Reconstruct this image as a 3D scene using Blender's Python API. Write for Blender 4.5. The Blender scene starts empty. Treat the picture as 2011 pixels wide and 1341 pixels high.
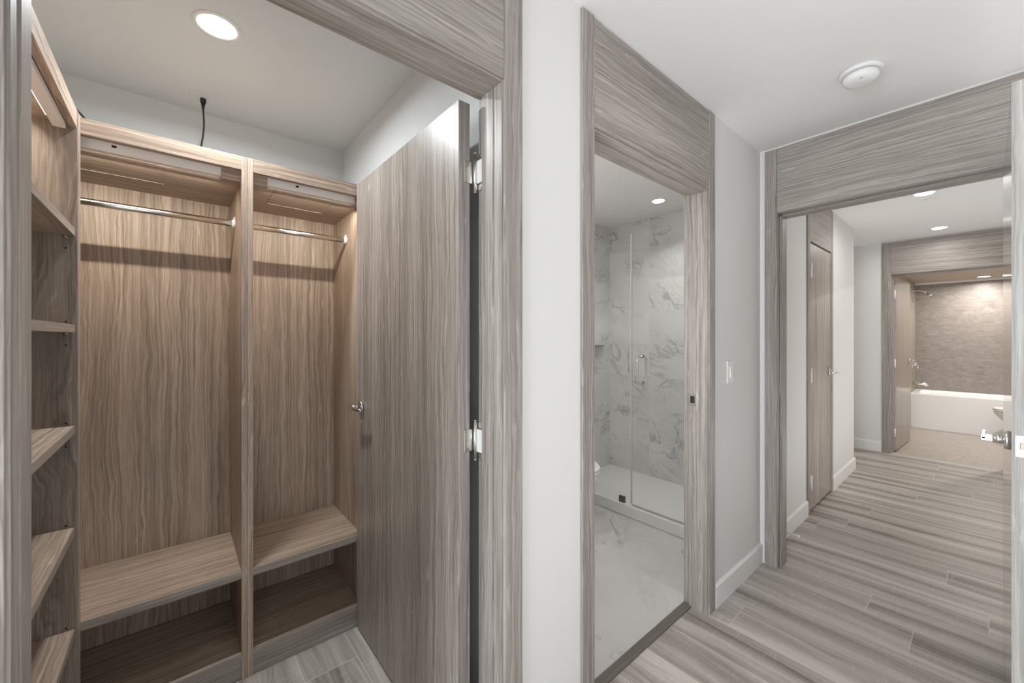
import bpy, bmesh, math, random
from mathutils import Vector, Matrix
random.seed(7)
S = bpy.context.scene
COL = S.collection
PI = math.pi

# ------------------------------------------------------------------ camera
# world: +X runs down the hall along the closet wall, +Y through that wall
CAM_H = 1.34
YAW = 0.870474
cam_d = bpy.data.cameras.new('camera')
cam = bpy.data.objects.new('camera', cam_d); COL.objects.link(cam)
cam.location = (0, 0, CAM_H)
cam.rotation_euler = (PI/2, 0, YAW - PI/2)
cam_d.sensor_width = 36.0
cam_d.lens = 784.858/2011*36
cam_d.shift_y = -(670.5-661.68)/2011
cam_d.clip_start = 0.02
S.camera = cam

# ------------------------------------------------------------------ world and exposure
w = bpy.data.worlds.new('world'); S.world = w; w.use_nodes = True
wb = w.node_tree.nodes['Background']
wb.inputs[0].default_value = (0.80, 0.90, 1.0, 1); wb.inputs[1].default_value = 0.9
S.view_settings.view_transform = 'Standard'
S.view_settings.look = 'None'
S.view_settings.gamma = 1.0
S.view_settings.use_curve_mapping = False
S.view_settings.exposure = 0.0
try:
    S.cycles.max_bounces = 10; S.cycles.diffuse_bounces = 5; S.cycles.glossy_bounces = 4
    S.cycles.transmission_bounces = 8; S.cycles.transparent_max_bounces = 12
    S.cycles.sample_clamp_indirect = 4.0
    S.cycles.use_denoising = True
except Exception: pass

def area(name, loc, rot, sx, sy, power, col=(1,1,1), shape='RECTANGLE', spread=PI):
    l = bpy.data.lights.new(name, 'AREA'); l.shape = shape
    l.size = sx
    if shape in ('RECTANGLE', 'ELLIPSE'): l.size_y = sy
    l.energy = power; l.color = col; l.spread = spread
    o = bpy.data.objects.new(name, l); COL.objects.link(o)
    o.location = loc; o.rotation_euler = rot
    return o
CEIL = 2.44
DAY = (0.86, 0.94, 1.0); WARM = (1.0, 0.94, 0.82); NEU = (1.0, 0.975, 0.95)
# daylight from the windows of the room behind the camera
area('daylight_west', (-3.05, 0.12, 1.15), (0, -PI/2-0.20, 0), 1.6, 1.15, 104, DAY)
area('daylight_south', (-0.6, -2.55, 1.1), (PI/2+0.35, 0, 0), 2.6, 1.6, 2, (0.97, 0.98, 1.0))
# ceiling cans
DOWN = [  # x, y, z, radius, power, colour
    (0.114, 1.754, CEIL, 0.055, 13, (0.90,0.96,1.0)),        # closet
    (2.982, 1.705, CEIL, 0.045, 3.0, NEU),        # shower room
    (4.377, 0.305, CEIL, 0.055, 4.5, NEU),        # far hall, near
    (5.881, 0.303, CEIL, 0.055, 4.5, NEU),        # far hall, far
    (8.72, 0.02, 2.195, 0.060, 18, (1.0, 0.97, 0.94)),         # tub room
]
for i, (x, y, z, r, p, c_) in enumerate(DOWN):
    area('can_lamp', (x, y, z-0.012), (0, 0, 0), r*1.8, r*1.8, p, c_, 'DISK', math.radians(112 if i == 1 else 170))
area('can_lamp', (1.42, 0.31, CEIL-0.012), (0, 0, 0), 0.1, 0.1, 0.6, NEU, 'DISK')
area('can_lamp', (-0.6, -0.6, CEIL-0.012), (0, 0, 0), 0.1, 0.1, 0.8, NEU, 'DISK')
area('can_lamp', (7.3, -0.45, 2.18), (0, 0, 0), 0.12, 0.12, 30, (1.0, 0.97, 0.94), 'DISK')
area('can_lamp', (1.7, 1.9, CEIL-0.012), (0, 0, 0), 0.1, 0.1, 6, NEU, 'DISK')  # assumed second can, unseen, added as general fill for the shower room
# added upward fill lamps stand in for floor bounce, near and far hall
area('added_bounce_fill', (0.9, -1.45, 0.02), (PI, 0, 0), 3.2, 2.0, 34, (0.98, 0.98, 1.0))
area('added_bounce_fill', (4.5, -0.42, 0.02), (PI, 0, 0), 2.8, 0.22, 17, (0.96, 0.98, 1.0))
# added fill lamp by the hidden left wall of the shower room
area('added_bath_fill', (0.90, 1.50, 1.5), (0, -PI/2, 0), 0.3, 0.9, 6, NEU)

# ------------------------------------------------------------------ materials
def newmat(name):
    m = bpy.data.materials.new(name); m.use_nodes = True
    nt = m.node_tree; b = nt.nodes['Principled BSDF']
    return m, nt, b
def plain(name, col, rough=0.5, metal=0.0, coat=0.0, spec=0.5, bump=0, bscale=200):
    m, nt, b = newmat(name)
    b.inputs['Base Color'].default_value = (*col, 1)
    b.inputs['Roughness'].default_value = rough
    b.inputs['Metallic'].default_value = metal
    b.inputs['Specular IOR Level'].default_value = spec
    b.inputs['Coat Weight'].default_value = coat
    if bump:
        n = nt.nodes.new('ShaderNodeTexNoise'); n.inputs['Scale'].default_value = bscale
        tc = nt.nodes.new('ShaderNodeTexCoord'); nt.links.new(tc.outputs['Object'], n.inputs['Vector'])
        bp = nt.nodes.new('ShaderNodeBump'); bp.inputs['Strength'].default_value = bump; bp.inputs['Distance'].default_value = 0.002
        nt.links.new(n.outputs['Fac'], bp.inputs['Height']); nt.links.new(bp.outputs[0], b.inputs['Normal'])
    return m
def emis(name, col, st):
    m, nt, b = newmat(name)
    b.inputs['Base Color'].default_value = (0.9, 0.9, 0.9, 1)
    b.inputs['Emission Color'].default_value = (*col, 1); b.inputs['Emission Strength'].default_value = st
    return m

class NT:
    def __init__(s, nt): s.nt = nt
    def n(s, t, **kw):
        x = s.nt.nodes.new(t)
        for k, v in kw.items(): setattr(x, k, v)
        return x
    def l(s, a, b): s.nt.links.new(a, b)
    def m(s, op, a, b=None, c=None):
        x = s.n('ShaderNodeMath', operation=op)
        for i, v in enumerate((a, b, c)):
            if v is None: continue
            if isinstance(v, (int, float)): x.inputs[i].default_value = v
            else: s.l(v, x.inputs[i])
        return x.outputs[0]
    def comb(s, a, b, c):
        x = s.n('ShaderNodeCombineXYZ')
        for i, v in enumerate((a, b, c)):
            if isinstance(v, (int, float)): x.inputs[i].default_value = v
            else: s.l(v, x.inputs[i])
        return x.outputs[0]
    def noise(s, vec, scale=1, detail=3, rough=0.5, dist=0, dims='3D'):
        x = s.n('ShaderNodeTexNoise'); x.noise_dimensions = dims
        s.l(vec, x.inputs['Vector'])
        x.inputs['Scale'].default_value = scale; x.inputs['Detail'].default_value = detail
        x.inputs['Roughness'].default_value = rough; x.inputs['Distortion'].default_value = dist
        return x.outputs['Fac']
    def ramp(s, fac, stops):
        x = s.n('ShaderNodeValToRGB'); cr = x.color_ramp
        while len(cr.elements) < len(stops): cr.elements.new(0.5)
        for e, (p, c) in zip(cr.elements, stops):
            e.position = p; e.color = (*c, 1) if len(c) == 3 else c
        s.l(fac, x.inputs[0]); return x.outputs[0]
    def mr(s, v, a, b, c, d, clamp=True):
        x = s.n('ShaderNodeMapRange'); x.clamp = clamp
        s.l(v, x.inputs[0])
        for i, q in enumerate((a, b, c, d)): x.inputs[i+1].default_value = q
        return x.outputs[0]
    def mix(s, fac, a, b, mode='MIX'):
        x = s.n('ShaderNodeMix', data_type='RGBA', blend_type=mode)
        for sock, v in ((x.inputs['Factor'], fac), (x.inputs[6], a), (x.inputs[7], b)):
            if isinstance(v, (int, float)): sock.default_value = v
            elif isinstance(v, tuple): sock.default_value = (*v, 1)
            else: s.l(v, sock)
        return x.outputs[2]

def wood(name, axis, light, mid, dark, rough=0.45, figure=1.0, coat=0.0, scale=1.0, coat_rough=0.1):
    """laminate with long grain along the given object axis"""
    m, nt, b = newmat(name); t = NT(nt)
    tc = t.n('ShaderNodeTexCoord'); sp = t.n('ShaderNodeSeparateXYZ'); t.l(tc.outputs['Object'], sp.inputs[0])
    ax = {'X': 0, 'Y': 1, 'Z': 2}[axis]; oth = [i for i in range(3) if i != ax]
    u = t.m('ADD', sp.outputs[oth[0]], sp.outputs[oth[1]])
    g = sp.outputs[ax]
    oi = t.n('ShaderNodeObjectInfo'); seed = t.m('MULTIPLY', oi.outputs['Random'], 37.0)
    u = t.m('MULTIPLY', u, scale); g = t.m('MULTIPLY', g, scale)
    def vec(a, c): return t.comb(t.m('MULTIPLY', u, a), seed, t.m('MULTIPLY', g, c))
    warp = t.noise(vec(7, 1.5), 1, 2, 0.5)
    warp2 = t.noise(vec(34, 9.0), 1, 2, 0.5)
    uw = t.m('ADD', t.m('MULTIPLY', u, 62.0), t.m('ADD', t.m('MULTIPLY', warp, 5.5*figure), t.m('MULTIPLY', warp2, 1.7*figure)))
    lines = t.noise(t.comb(uw, seed, t.m('MULTIPLY', g, 0.6)), 1.9, 5, 0.62)
    fine = t.noise(vec(330, 7), 1, 2, 0.6)
    broad = t.noise(vec(7, 0.5), 1, 2, 0.5)
    fleck = t.noise(t.comb(t.m('MULTIPLY', uw, 0.9), t.m('ADD', seed, 5.0), t.m('MULTIPLY', g, 9.0)), 1, 2, 0.5)
    f = t.m('ADD', t.mr(lines, 0.18, 0.82, 0.0, 1.0), t.mr(fine, 0.3, 0.7, -0.15, 0.15))
    f = t.m('ADD', f, t.mr(broad, 0.3, 0.7, -0.12, 0.12))
    f = t.m('ADD', f, t.mr(fleck, 0.66, 0.78, 0.0, 0.35))
    c = t.ramp(f, [(0.08, dark), (0.5, mid), (0.88, light)])
    t.l(c, b.inputs['Base Color'])
    b.inputs['Roughness'].default_value = rough
    b.inputs['Specular IOR Level'].default_value = 0.4
    b.inputs['Coat Weight'].default_value = coat; b.inputs['Coat Roughness'].default_value = coat_rough
    bp = t.n('ShaderNodeBump'); bp.inputs['Strength'].default_value = 0.12; bp.inputs['Distance'].default_value = 0.001
    t.l(f, bp.inputs['Height']); t.l(bp.outputs[0], b.inputs['Normal'])
    return m
TL, TM, TD = (0.47, 0.43, 0.392), (0.32, 0.285, 0.256), (0.165, 0.139, 0.12)
CL, CM, CD = (0.61, 0.485, 0.385), (0.41, 0.312, 0.238), (0.185, 0.142, 0.108)
W = {}
for a in 'XYZ':
    W['t'+a] = wood('trim_wood_'+a, a, TL, TM, TD, 0.42, 0.6)
    W['c'+a] = wood('cabinet_wood_'+a, a, CL, CM, CD, 0.42, 0.7)
W['door'] = wood('door_wood', 'Z', (0.53, 0.475, 0.425), (0.335, 0.287, 0.248), (0.155, 0.124, 0.103), 0.38, 0.8, 0.22, 1.1, 0.28)
W['hdoor'] = wood('entry_door_wood', 'Z', (0.50, 0.46, 0.425), (0.345, 0.31, 0.282), (0.2, 0.175, 0.15), 0.35, 0.7, 0.9, 1.1, 0.06)
W['edge'] = wood('door_edge_wood', 'Z', (0.58, 0.56, 0.54), (0.42, 0.40, 0.38), (0.28, 0.255, 0.235), 0.5, 0.5)
W['pale'] = wood('shelf_edge_wood', 'X', (0.42, 0.38, 0.345), (0.33, 0.29, 0.255), (0.25, 0.21, 0.18), 0.5, 0.5)
PAINT = plain('wall_paint', (0.76, 0.745, 0.725), 0.6, spec=0.3, bump=0.04)
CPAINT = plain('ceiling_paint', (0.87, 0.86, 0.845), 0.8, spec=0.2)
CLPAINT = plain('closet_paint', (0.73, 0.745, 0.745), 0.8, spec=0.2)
BASE = plain('baseboard_paint', (0.82, 0.81, 0.79), 0.35, spec=0.4)
CHROME = plain('chrome', (0.82, 0.81, 0.80), 0.10, 1.0)
NICKEL = plain('satin_nickel', (0.72, 0.69, 0.65), 0.28, 1.0)
DARKMET = plain('dark_metal', (0.16, 0.15, 0.14), 0.35, 0.8)
BLACK = plain('black_rubber', (0.012, 0.012, 0.012), 0.5)
WHITE = plain('white_plastic', (0.85, 0.84, 0.82), 0.35)
PORC = plain('porcelain', (0.86, 0.86, 0.85), 0.08, spec=0.6, coat=0.5)
TUBM = plain('tub_enamel', (0.90, 0.90, 0.89), 0.15, spec=0.5)
ALU = plain('led_bar_aluminium', (0.88, 0.83, 0.79), 0.5)
RODM = plain('rod_chrome', (0.85, 0.83, 0.80), 0.2, 1.0)
DARK = plain('dark_hole', (0.02, 0.018, 0.016), 0.8)
LAMP = emis('lamp_diffuser', (1.0, 0.98, 0.95), 6.0)
TUBL = (1.0, 0.97, 0.94)
LAMPW = emis('tub_lamp_diffuser', (1.0, 0.94, 0.86), 4.0)
LED = emis('led_strip_diffuser', (1.0, 0.93, 0.82), 1.6)

def glassmat():
    m = bpy.data.materials.new('shower_glass'); m.use_nodes = True
    nt = m.node_tree; t = NT(nt)
    nt.nodes.remove(nt.nodes['Principled BSDF'])
    tr = t.n('ShaderNodeBsdfTransparent'); tr.inputs[0].default_value = (0.98, 0.983, 0.98, 1)
    gl = t.n('ShaderNodeBsdfGlossy'); gl.inputs['Roughness'].default_value = 0.0; gl.inputs[0].default_value = (1, 1, 1, 1)
    fr = t.n('ShaderNodeFresnel'); ge = t.n('ShaderNodeNewGeometry')
    t.l(t.mr(ge.outputs['Backfacing'], 0, 1, 1.45, 1/1.45), fr.inputs[0])   # same reflectance on both faces of the pane
    mx = t.n('ShaderNodeMixShader'); t.l(fr.outputs[0], mx.inputs[0]); t.l(tr.outputs[0], mx.inputs[1]); t.l(gl.outputs[0], mx.inputs[2])
    t.l(mx.outputs[0], nt.nodes['Material Output'].inputs[0])
    return m
GLASS = glassmat()

def floor_mat(name, wdt, phase, lng, tones, seamcol, planks_tone=0.13, profile=0.12):
    """wood look planks laid along Y, seams across X"""
    m, nt, b = newmat(name); t = NT(nt)
    tc = t.n('ShaderNodeTexCoord'); sp = t.n('ShaderNodeSeparateXYZ'); t.l(tc.outputs['Object'], sp.inputs[0])
    x, y = sp.outputs[0], sp.outputs[1]
    px = t.m('DIVIDE', t.m('SUBTRACT', x, phase), wdt)
    row = t.m('FLOOR', px); fx = t.m('FRACT', px)
    wn = t.n('ShaderNodeTexWhiteNoise', noise_dimensions='1D'); t.l(row, wn.inputs['W'])
    py = t.m('ADD', t.m('DIVIDE', y, lng), wn.outputs['Value'])
    brd = t.m('FLOOR', py); fy = t.m('FRACT', py)
    wn2 = t.n('ShaderNodeTexWhiteNoise', noise_dimensions='2D'); t.l(t.comb(row, brd, 0), wn2.inputs['Vector'])
    rnd = wn2.outputs['Value']
    seed = t.m('MULTIPLY', rnd, 91.0)
    warp = t.noise(t.comb(t.m('MULTIPLY', x, 7), seed, t.m('MULTIPLY', y, 1.5)), 1, 2)
    uw = t.m('ADD', t.m('MULTIPLY', x, 24), t.m('MULTIPLY', warp, 3.2))
    broad = t.noise(t.comb(uw, seed, t.m('MULTIPLY', y, 0.55)), 0.62, 3, 0.5)
    lines = t.noise(t.comb(t.m('MULTIPLY', uw, 2.3), seed, t.m('MULTIPLY', y, 1.2)), 1.5, 5, 0.65)
    fine = t.noise(t.comb(t.m('MULTIPLY', x, 300), seed, t.m('MULTIPLY', y, 8)), 1, 2, 0.6)
    saw = t.noise(t.comb(t.m('MULTIPLY', x, 14), seed, t.m('MULTIPLY', y, 95)), 1, 2, 0.6)
    f = t.m('ADD', t.mr(broad, 0.32, 0.68, 0.02, 0.70), t.mr(lines, 0.3, 0.7, 0.0, 0.30))
    prof = t.m('ABSOLUTE', t.m('SUBTRACT', fx, 0.55))
    f = t.m('ADD', f, t.mr(prof, 0.0, 0.5, -profile, profile))
    f = t.m('ADD', f, t.mr(fine, 0.3, 0.7, -0.07, 0.07))
    f = t.m('ADD', f, t.mr(saw, 0.55, 0.75, 0.0, 0.14))
    f = t.m('ADD', f, t.mr(rnd, 0, 1, -planks_tone, planks_tone))
    c = t.ramp(f, [(0.02, tones[0]), (0.48, tones[1]), (0.95, tones[2])])
    ex = t.m('MULTIPLY', t.m('MINIMUM', fx, t.m('SUBTRACT', 1, fx)), wdt)
    ey = t.m('MULTIPLY', t.m('MINIMUM', fy, t.m('SUBTRACT', 1, fy)), lng)
    e = t.m('MINIMUM', ex, ey)
    s_ = t.mr(e, 0.0011, 0.0022, 0.75, 0.0)
    c = t.mix(s_, c, seamcol)
    t.l(c, b.inputs['Base Color'])
    b.inputs['Roughness'].default_value = 0.42
    b.inputs['Specular IOR Level'].default_value = 0.4
    return m
FL = floor_mat('plank_floor', 0.205, 1.962, 1.85,
               ((0.18, 0.155, 0.132), (0.39, 0.352, 0.315), (0.58, 0.535, 0.49)), (0.60, 0.56, 0.52), 0.07, 0.15)
CFL = floor_mat('closet_plank_floor', 0.2, 0.385, 1.2,
               ((0.16, 0.14, 0.12), (0.42, 0.385, 0.345), (0.66, 0.62, 0.575)), (0.72, 0.69, 0.65), 0.06, 0.02)

def marble(name, axes, tw, th, pu, pv, base=(0.72, 0.715, 0.70), vein=(0.36, 0.36, 0.365), rough=0.12):
    m, nt, b = newmat(name); t = NT(nt)
    tc = t.n('ShaderNodeTexCoord'); sp = t.n('ShaderNodeSeparateXYZ'); t.l(tc.outputs['Object'], sp.inputs[0])
    u = sp.outputs['XYZ'.index(axes[0])]; v = sp.outputs['XYZ'.index(axes[1])]
    iu = t.m('DIVIDE', t.m('SUBTRACT', u, pu), tw); iv = t.m('DIVIDE', t.m('SUBTRACT', v, pv), th)
    wn = t.n('ShaderNodeTexWhiteNoise', noise_dimensions='2D'); t.l(t.comb(t.m('FLOOR', iu), t.m('FLOOR', iv), 0), wn.inputs['Vector'])
    sd = t.m('MULTIPLY', wn.outputs['Value'], 23.0)
    # veins lean diagonally
    du = t.m('ADD', t.m('MULTIPLY', u, 1.0), t.m('MULTIPLY', v, 1.25))
    dv = t.m('SUBTRACT', t.m('MULTIPLY', v, 0.8), t.m('MULTIPLY', u, 0.6))
    p = t.comb(t.m('MULTIPLY', du, 1.0), sd, t.m('MULTIPLY', dv, 2.6))
    n1 = t.noise(p, 1.05, 6, 0.58, 0.6)
    ridge = t.m('ABSOLUTE', t.m('SUBTRACT', n1, 0.5))
    v1 = t.mr(ridge, 0.0, 0.022, 0.75, 0.0)
    msk = t.mr(t.noise(p, 1.4, 2, 0.5), 0.45, 0.62, 0.0, 1.0)
    v1 = t.m('MULTIPLY', v1, msk)
    n2 = t.noise(p, 3.0, 5, 0.6, 0.8)
    v2 = t.m('MULTIPLY', t.mr(t.m('ABSOLUTE', t.m('SUBTRACT', n2, 0.5)), 0.0, 0.03, 0.3, 0.0), msk)
    cl = t.mr(t.noise(p, 0.8, 5, 0.6), 0.42, 0.75, 0.0, 0.38)
    f = t.m('ADD', t.m('ADD', v1, v2), cl)
    c = t.mix(t.mr(f, 0, 1, 0, 1), base, vein)
    def edge(i, sz):
        fr = t.m('FRACT', i); return t.m('MULTIPLY', t.m('MINIMUM', fr, t.m('SUBTRACT', 1, fr)), sz)
    e = t.m('MINIMUM', edge(iu, tw), edge(iv, th))
    c = t.mix(t.mr(e, 0.0008, 0.002, 0.5, 0.0), c, (0.62, 0.615, 0.60))
    t.l(c, b.inputs['Base Color']); b.inputs['Roughness'].default_value = rough
    return m
MB_X = marble('marble_wall_across', 'YZ', 0.60, 0.30, 2.012, 0.07)
MB_Y = marble('marble_wall_along', 'XZ', 0.60, 0.30, 2.76, 0.07)
MB_F = marble('marble_floor', 'XY', 0.60, 0.60, 2.03, 0.99, (0.64, 0.63, 0.61), (0.34, 0.335, 0.33), 0.2)

def stone(name, axes, a, b_):
    m, nt, b = newmat(name); t = NT(nt)
    tc = t.n('ShaderNodeTexCoord'); sp = t.n('ShaderNodeSeparateXYZ'); t.l(tc.outputs['Object'], sp.inputs[0])
    u = sp.outputs['XYZ'.index(axes[0])]; v = sp.outputs['XYZ'.index(axes[1])]
    n1 = t.noise(t.comb(t.m('MULTIPLY', u, 6), 0, t.m('MULTIPLY', v, 13)), 1.4, 5, 0.65, 0.5)
    n2 = t.noise(t.comb(t.m('MULTIPLY', u, 26), 3, t.m('MULTIPLY', v, 60)), 1.2, 3, 0.6)
    f = t.m('ADD', t.mr(n1, 0.3, 0.7, 0, 0.6), t.mr(n2, 0.3, 0.7, 0, 0.4))
    t.l(t.ramp(f, [(0.1, b_), (0.9, a)]), b.inputs['Base Color'])
    b.inputs['Roughness'].default_value = 0.4
    return m
STW = stone('beige_stone_wall', 'YZ', (0.33, 0.293, 0.258), (0.20, 0.172, 0.148))
STL = stone('beige_stone_side', 'XZ', (0.34, 0.29, 0.25), (0.25, 0.21, 0.175))
STF = stone('beige_stone_floor', 'XY', (0.44, 0.395, 0.345), (0.32, 0.28, 0.24))
TANP = plain('beige_paint', (0.48, 0.415, 0.35), 0.6, spec=0.3)

# ------------------------------------------------------------------ mesh helpers
class M:
    def __init__(s): s.bm = bmesh.new()
    def box(s, a, b, bev=0.0):
        x0, y0, z0 = a; x1, y1, z1 = b
        if x0 > x1: x0, x1 = x1, x0
        if y0 > y1: y0, y1 = y1, y0
        if z0 > z1: z0, z1 = z1, z0
        v = [s.bm.verts.new(p) for p in ((x0,y0,z0),(x1,y0,z0),(x1,y1,z0),(x0,y1,z0),(x0,y0,z1),(x1,y0,z1),(x1,y1,z1),(x0,y1,z1))]
        fs = [s.bm.faces.new([v[i] for i in q]) for q in ((3,2,1,0),(4,5,6,7),(0,1,5,4),(1,2,6,5),(2,3,7,6),(3,0,4,7))]
        if bev > 0:
            es = list({e for f in fs for e in f.edges})
            bmesh.ops.bevel(s.bm, geom=es, offset=bev, segments=2, affect='EDGES', profile=0.5)
        return s
    def tube(s, pts, r, n=14, caps=True):
        """round bar through points; r is a number or a list"""
        pts = [Vector(p) for p in pts]
        rs = r if isinstance(r, (list, tuple)) else [r]*len(pts)
        rings = []; up = None
        for i, p in enumerate(pts):
            d = (pts[min(i+1, len(pts)-1)] - pts[max(i-1, 0)]).normalized()
            if up is None:
                up = Vector((0,0,1)) if abs(d.z) < 0.9 else Vector((1,0,0))
            a = d.cross(up).normalized(); up2 = a.cross(d).normalized(); up = up2
            rings.append([s.bm.verts.new(p + (a*math.cos(2*PI*k/n) + up2*math.sin(2*PI*k/n))*rs[i]) for k in range(n)])
        for A, B in zip(rings, rings[1:]):
            for k in range(n):
                f = s.bm.faces.new((A[k], A[(k+1)%n], B[(k+1)%n], B[k])); f.smooth = True
        if caps:
            s.bm.faces.new(rings[0][::-1]); s.bm.faces.new(rings[-1])
        return s
    def lathe(s, c, axis, prof, n=40):
        """prof: (offset along axis, radius)"""
        c = Vector(c); ax = {'X': Vector((1,0,0)), 'Y': Vector((0,1,0)), 'Z': Vector((0,0,1))}[axis]
        a = {'X': Vector((0,1,0)), 'Y': Vector((0,0,1)), 'Z': Vector((1,0,0))}[axis]; b = ax.cross(a)
        rings = [[s.bm.verts.new(c + ax*o + (a*math.cos(2*PI*k/n) + b*math.sin(2*PI*k/n))*max(r, 1e-4)) for k in range(n)] for o, r in prof]
        for A, B in zip(rings, rings[1:]):
            for k in range(n):
                f = s.bm.faces.new((A[k], A[(k+1)%n], B[(k+1)%n], B[k])); f.smooth = True
        s.bm.faces.new(rings[0][::-1]); s.bm.faces.new(rings[-1])
        return s
    def loft(s, rings, smooth=True, caps=True):
        R = [[s.bm.verts.new(p) for p in r] for r in rings]; n = len(R[0])
        for A, B in zip(R, R[1:]):
            for k in range(n):
                f = s.bm.faces.new((A[k], A[(k+1)%n], B[(k+1)%n], B[k])); f.smooth = smooth
        if caps:
            s.bm.faces.new(R[0][::-1]); s.bm.faces.new(R[-1])
        return s
    def build(s, name, mat, parent=None, mat2=None):
        bmesh.ops.recalc_face_normals(s.bm, faces=s.bm.faces[:])
        me = bpy.data.meshes.new(name); s.bm.to_mesh(me); s.bm.free()
        me.materials.append(mat)
        if mat2: me.materials.append(mat2)
        o = bpy.data.objects.new(name, me); COL.objects.link(o)
        if parent is not None:
            o.parent = parent
        return o
def rel(o, loc):
    """meshes are written in world coordinates; shift them so that the parent Empty can sit at loc"""
    o.data.transform(Matrix.Translation(-Vector(loc)))
def thing(name, label, cat, loc, group=None, kind=None):
    o = bpy.data.objects.new(name, None); COL.objects.link(o); o.location = loc
    o.empty_display_size = 0.1
    if label: o['label'] = label
    if cat: o['category'] = cat
    if group: o['group'] = group
    if kind: o['kind'] = kind
    return o
def part(mb, name, mat, parent, label=None):
    """part of an Empty thing (mesh written in world coordinates)"""
    o = mb.build(name, mat, parent); rel(o, parent.location if parent.type == 'EMPTY' else (parent.parent.location if parent.parent else parent.location))
    if label: o['label'] = label
    return o
def solo(mb, name, mat, label=None, cat=None, group=None, kind=None):
    o = mb.build(name, mat)
    if label: o['label'] = label
    if cat: o['category'] = cat
    if group: o['group'] = group
    if kind: o['kind'] = kind
    return o
def struct(mb, name, mat, label):
    return solo(mb, name, mat, label, None, None, 'structure')

def rrect(cx, cy, w, h, r, z, n=5):
    out = []
    for sx, sy, a0 in ((1,1,0),(-1,1,90),(-1,-1,180),(1,-1,270)):
        for k in range(n+1):
            a = math.radians(a0 + 90*k/n)
            out.append((cx+sx*(w/2-r)+r*math.cos(a), cy+sy*(h/2-r)+r*math.sin(a), z))
    return out

# ================================================================== STRUCTURE
YW, YI = 0.868, 0.975          # closet / shower-room wall, hall face and inner face
XE0, XE1 = 2.667, 2.775        # end wall of the near hall
CX0, CX1 = -0.60, 0.763        # closet side walls
CY1 = 2.480                    # closet back wall
BX0, BX1, BY1 = 0.87, 3.36, 2.453
JX = {'closet': (-0.173, 0.69), 'bath': (1.094, 1.959)}
HD = 2.045
# floors
struct(M().box((-3.2, -2.7, -0.05), (6.36, 0.942, 0)), 'floor', FL, 'grey wood plank floor running down the hall')
struct(M().box((-0.62, 0.942, -0.05), (0.80, CY1, 0)), 'floor', CFL, 'pale wood-look plank floor inside the closet')
struct(M().box((0.87, 0.984, -0.05), (3.4, BY1, 0)), 'floor', MB_F, 'white marble tile floor of the shower room')
struct(M().box((6.36, -1.0, -0.05), (9.2, 1.2, 0.0)), 'floor', STF, 'beige stone tile floor of the tub room')
struct(M().box((2.66, 0.942, -0.05), (6.36, 2.2, 0)) , 'floor', FL, 'plank floor in the recess at the far end of the hall')
# ceilings
struct(M().box((-3.2, -2.7, CEIL), (6.42, 0.985, CEIL+0.06)), 'ceiling', CPAINT, 'white hall ceiling')
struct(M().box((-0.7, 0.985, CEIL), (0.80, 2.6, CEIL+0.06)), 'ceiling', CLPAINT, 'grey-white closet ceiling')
struct(M().box((0.80, 0.985, CEIL), (3.48, 2.56, CEIL+0.06)), 'ceiling', CPAINT, 'white ceiling of the shower room')
struct(M().box((3.48, 0.985, CEIL), (6.42, 2.3, CEIL+0.06)), 'ceiling', CPAINT, 'white ceiling over the recess at the far end of the hall')
struct(M().box((6.42, -1.0, 2.20), (9.25, 1.2, 2.26)), 'ceiling', TANP, 'beige lowered ceiling of the tub room')
# long wall with the two openings
m = M()
c0, c1 = JX['closet']; b0, b1 = JX['bath']; JT = 0.02
m.box((-3.2, YW, 0), (c0-JT, YI, CEIL)); m.box((c1+JT, YW, 0), (b0-JT, YI, CEIL)); m.box((b1+JT, YW, 0), (XE1, YI, CEIL))
m.box((c0-JT, YW, HD+JT), (c1+JT, YI, CEIL)); m.box((b0-JT, YW, HD+JT), (b1+JT, YI, CEIL))
struct(m, 'wall_left', PAINT, 'white wall with the closet doorway and the shower-room doorway')
# far-hall continuation with the linen closet door
m = M()
LX0, LX1 = 3.68, 4.315
m.box((XE1, YW, 0), (LX0-0.015, YI, CEIL)); m.box((LX1+0.015, YW, 0), (5.283, YI, CEIL)); m.box((LX0-0.015, YW, 2.085), (LX1+0.015, YI, CEIL))
m.box((5.20, YI, 0), (5.283, 2.1, CEIL))
m.box((LX0-0.1, 1.35, 0), (LX1+0.1, 1.37, CEIL))
struct(m, 'wall_left', PAINT, 'white wall of the far hall around the narrow linen door')
# end wall of near hall (above and beside the opening)
EY0, EY1 = -0.092, 0.765
m = M()
m.box((XE0, EY1+JT, 0), (XE1, YW, CEIL)); m.box((XE0, EY0-JT, HD+JT), (XE1, EY1+JT, CEIL)); m.box((XE0, -2.7, 0), (XE1, EY0-JT, CEIL))
struct(m, 'wall_end', PAINT, 'white end wall around the wide opening to the far hall')
# far hall end wall with tub-room opening
TY0, TY1 = -0.13, 0.693
XB0, XB1 = 6.308, 6.42
m = M()
m.box((XB0, TY1+JT, 0), (XB1, 2.1, CEIL)); m.box((XB0, TY0-JT, HD+JT), (XB1, TY1+JT, CEIL)); m.box((XB0, -0.6, 0), (XB1, TY0-JT, CEIL))
struct(m, 'wall_far', PAINT, 'white wall around the tub-room doorway')
struct(M().box((5.283, 2.1, 0), (6.42, 2.2, CEIL)), 'wall_back', PAINT, 'white wall at the back of the recess')
struct(M().box((XE1, -0.65, 0), (XB0, -0.55, CEIL)), 'wall_right', PAINT, 'white right wall of the far hall')
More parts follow.
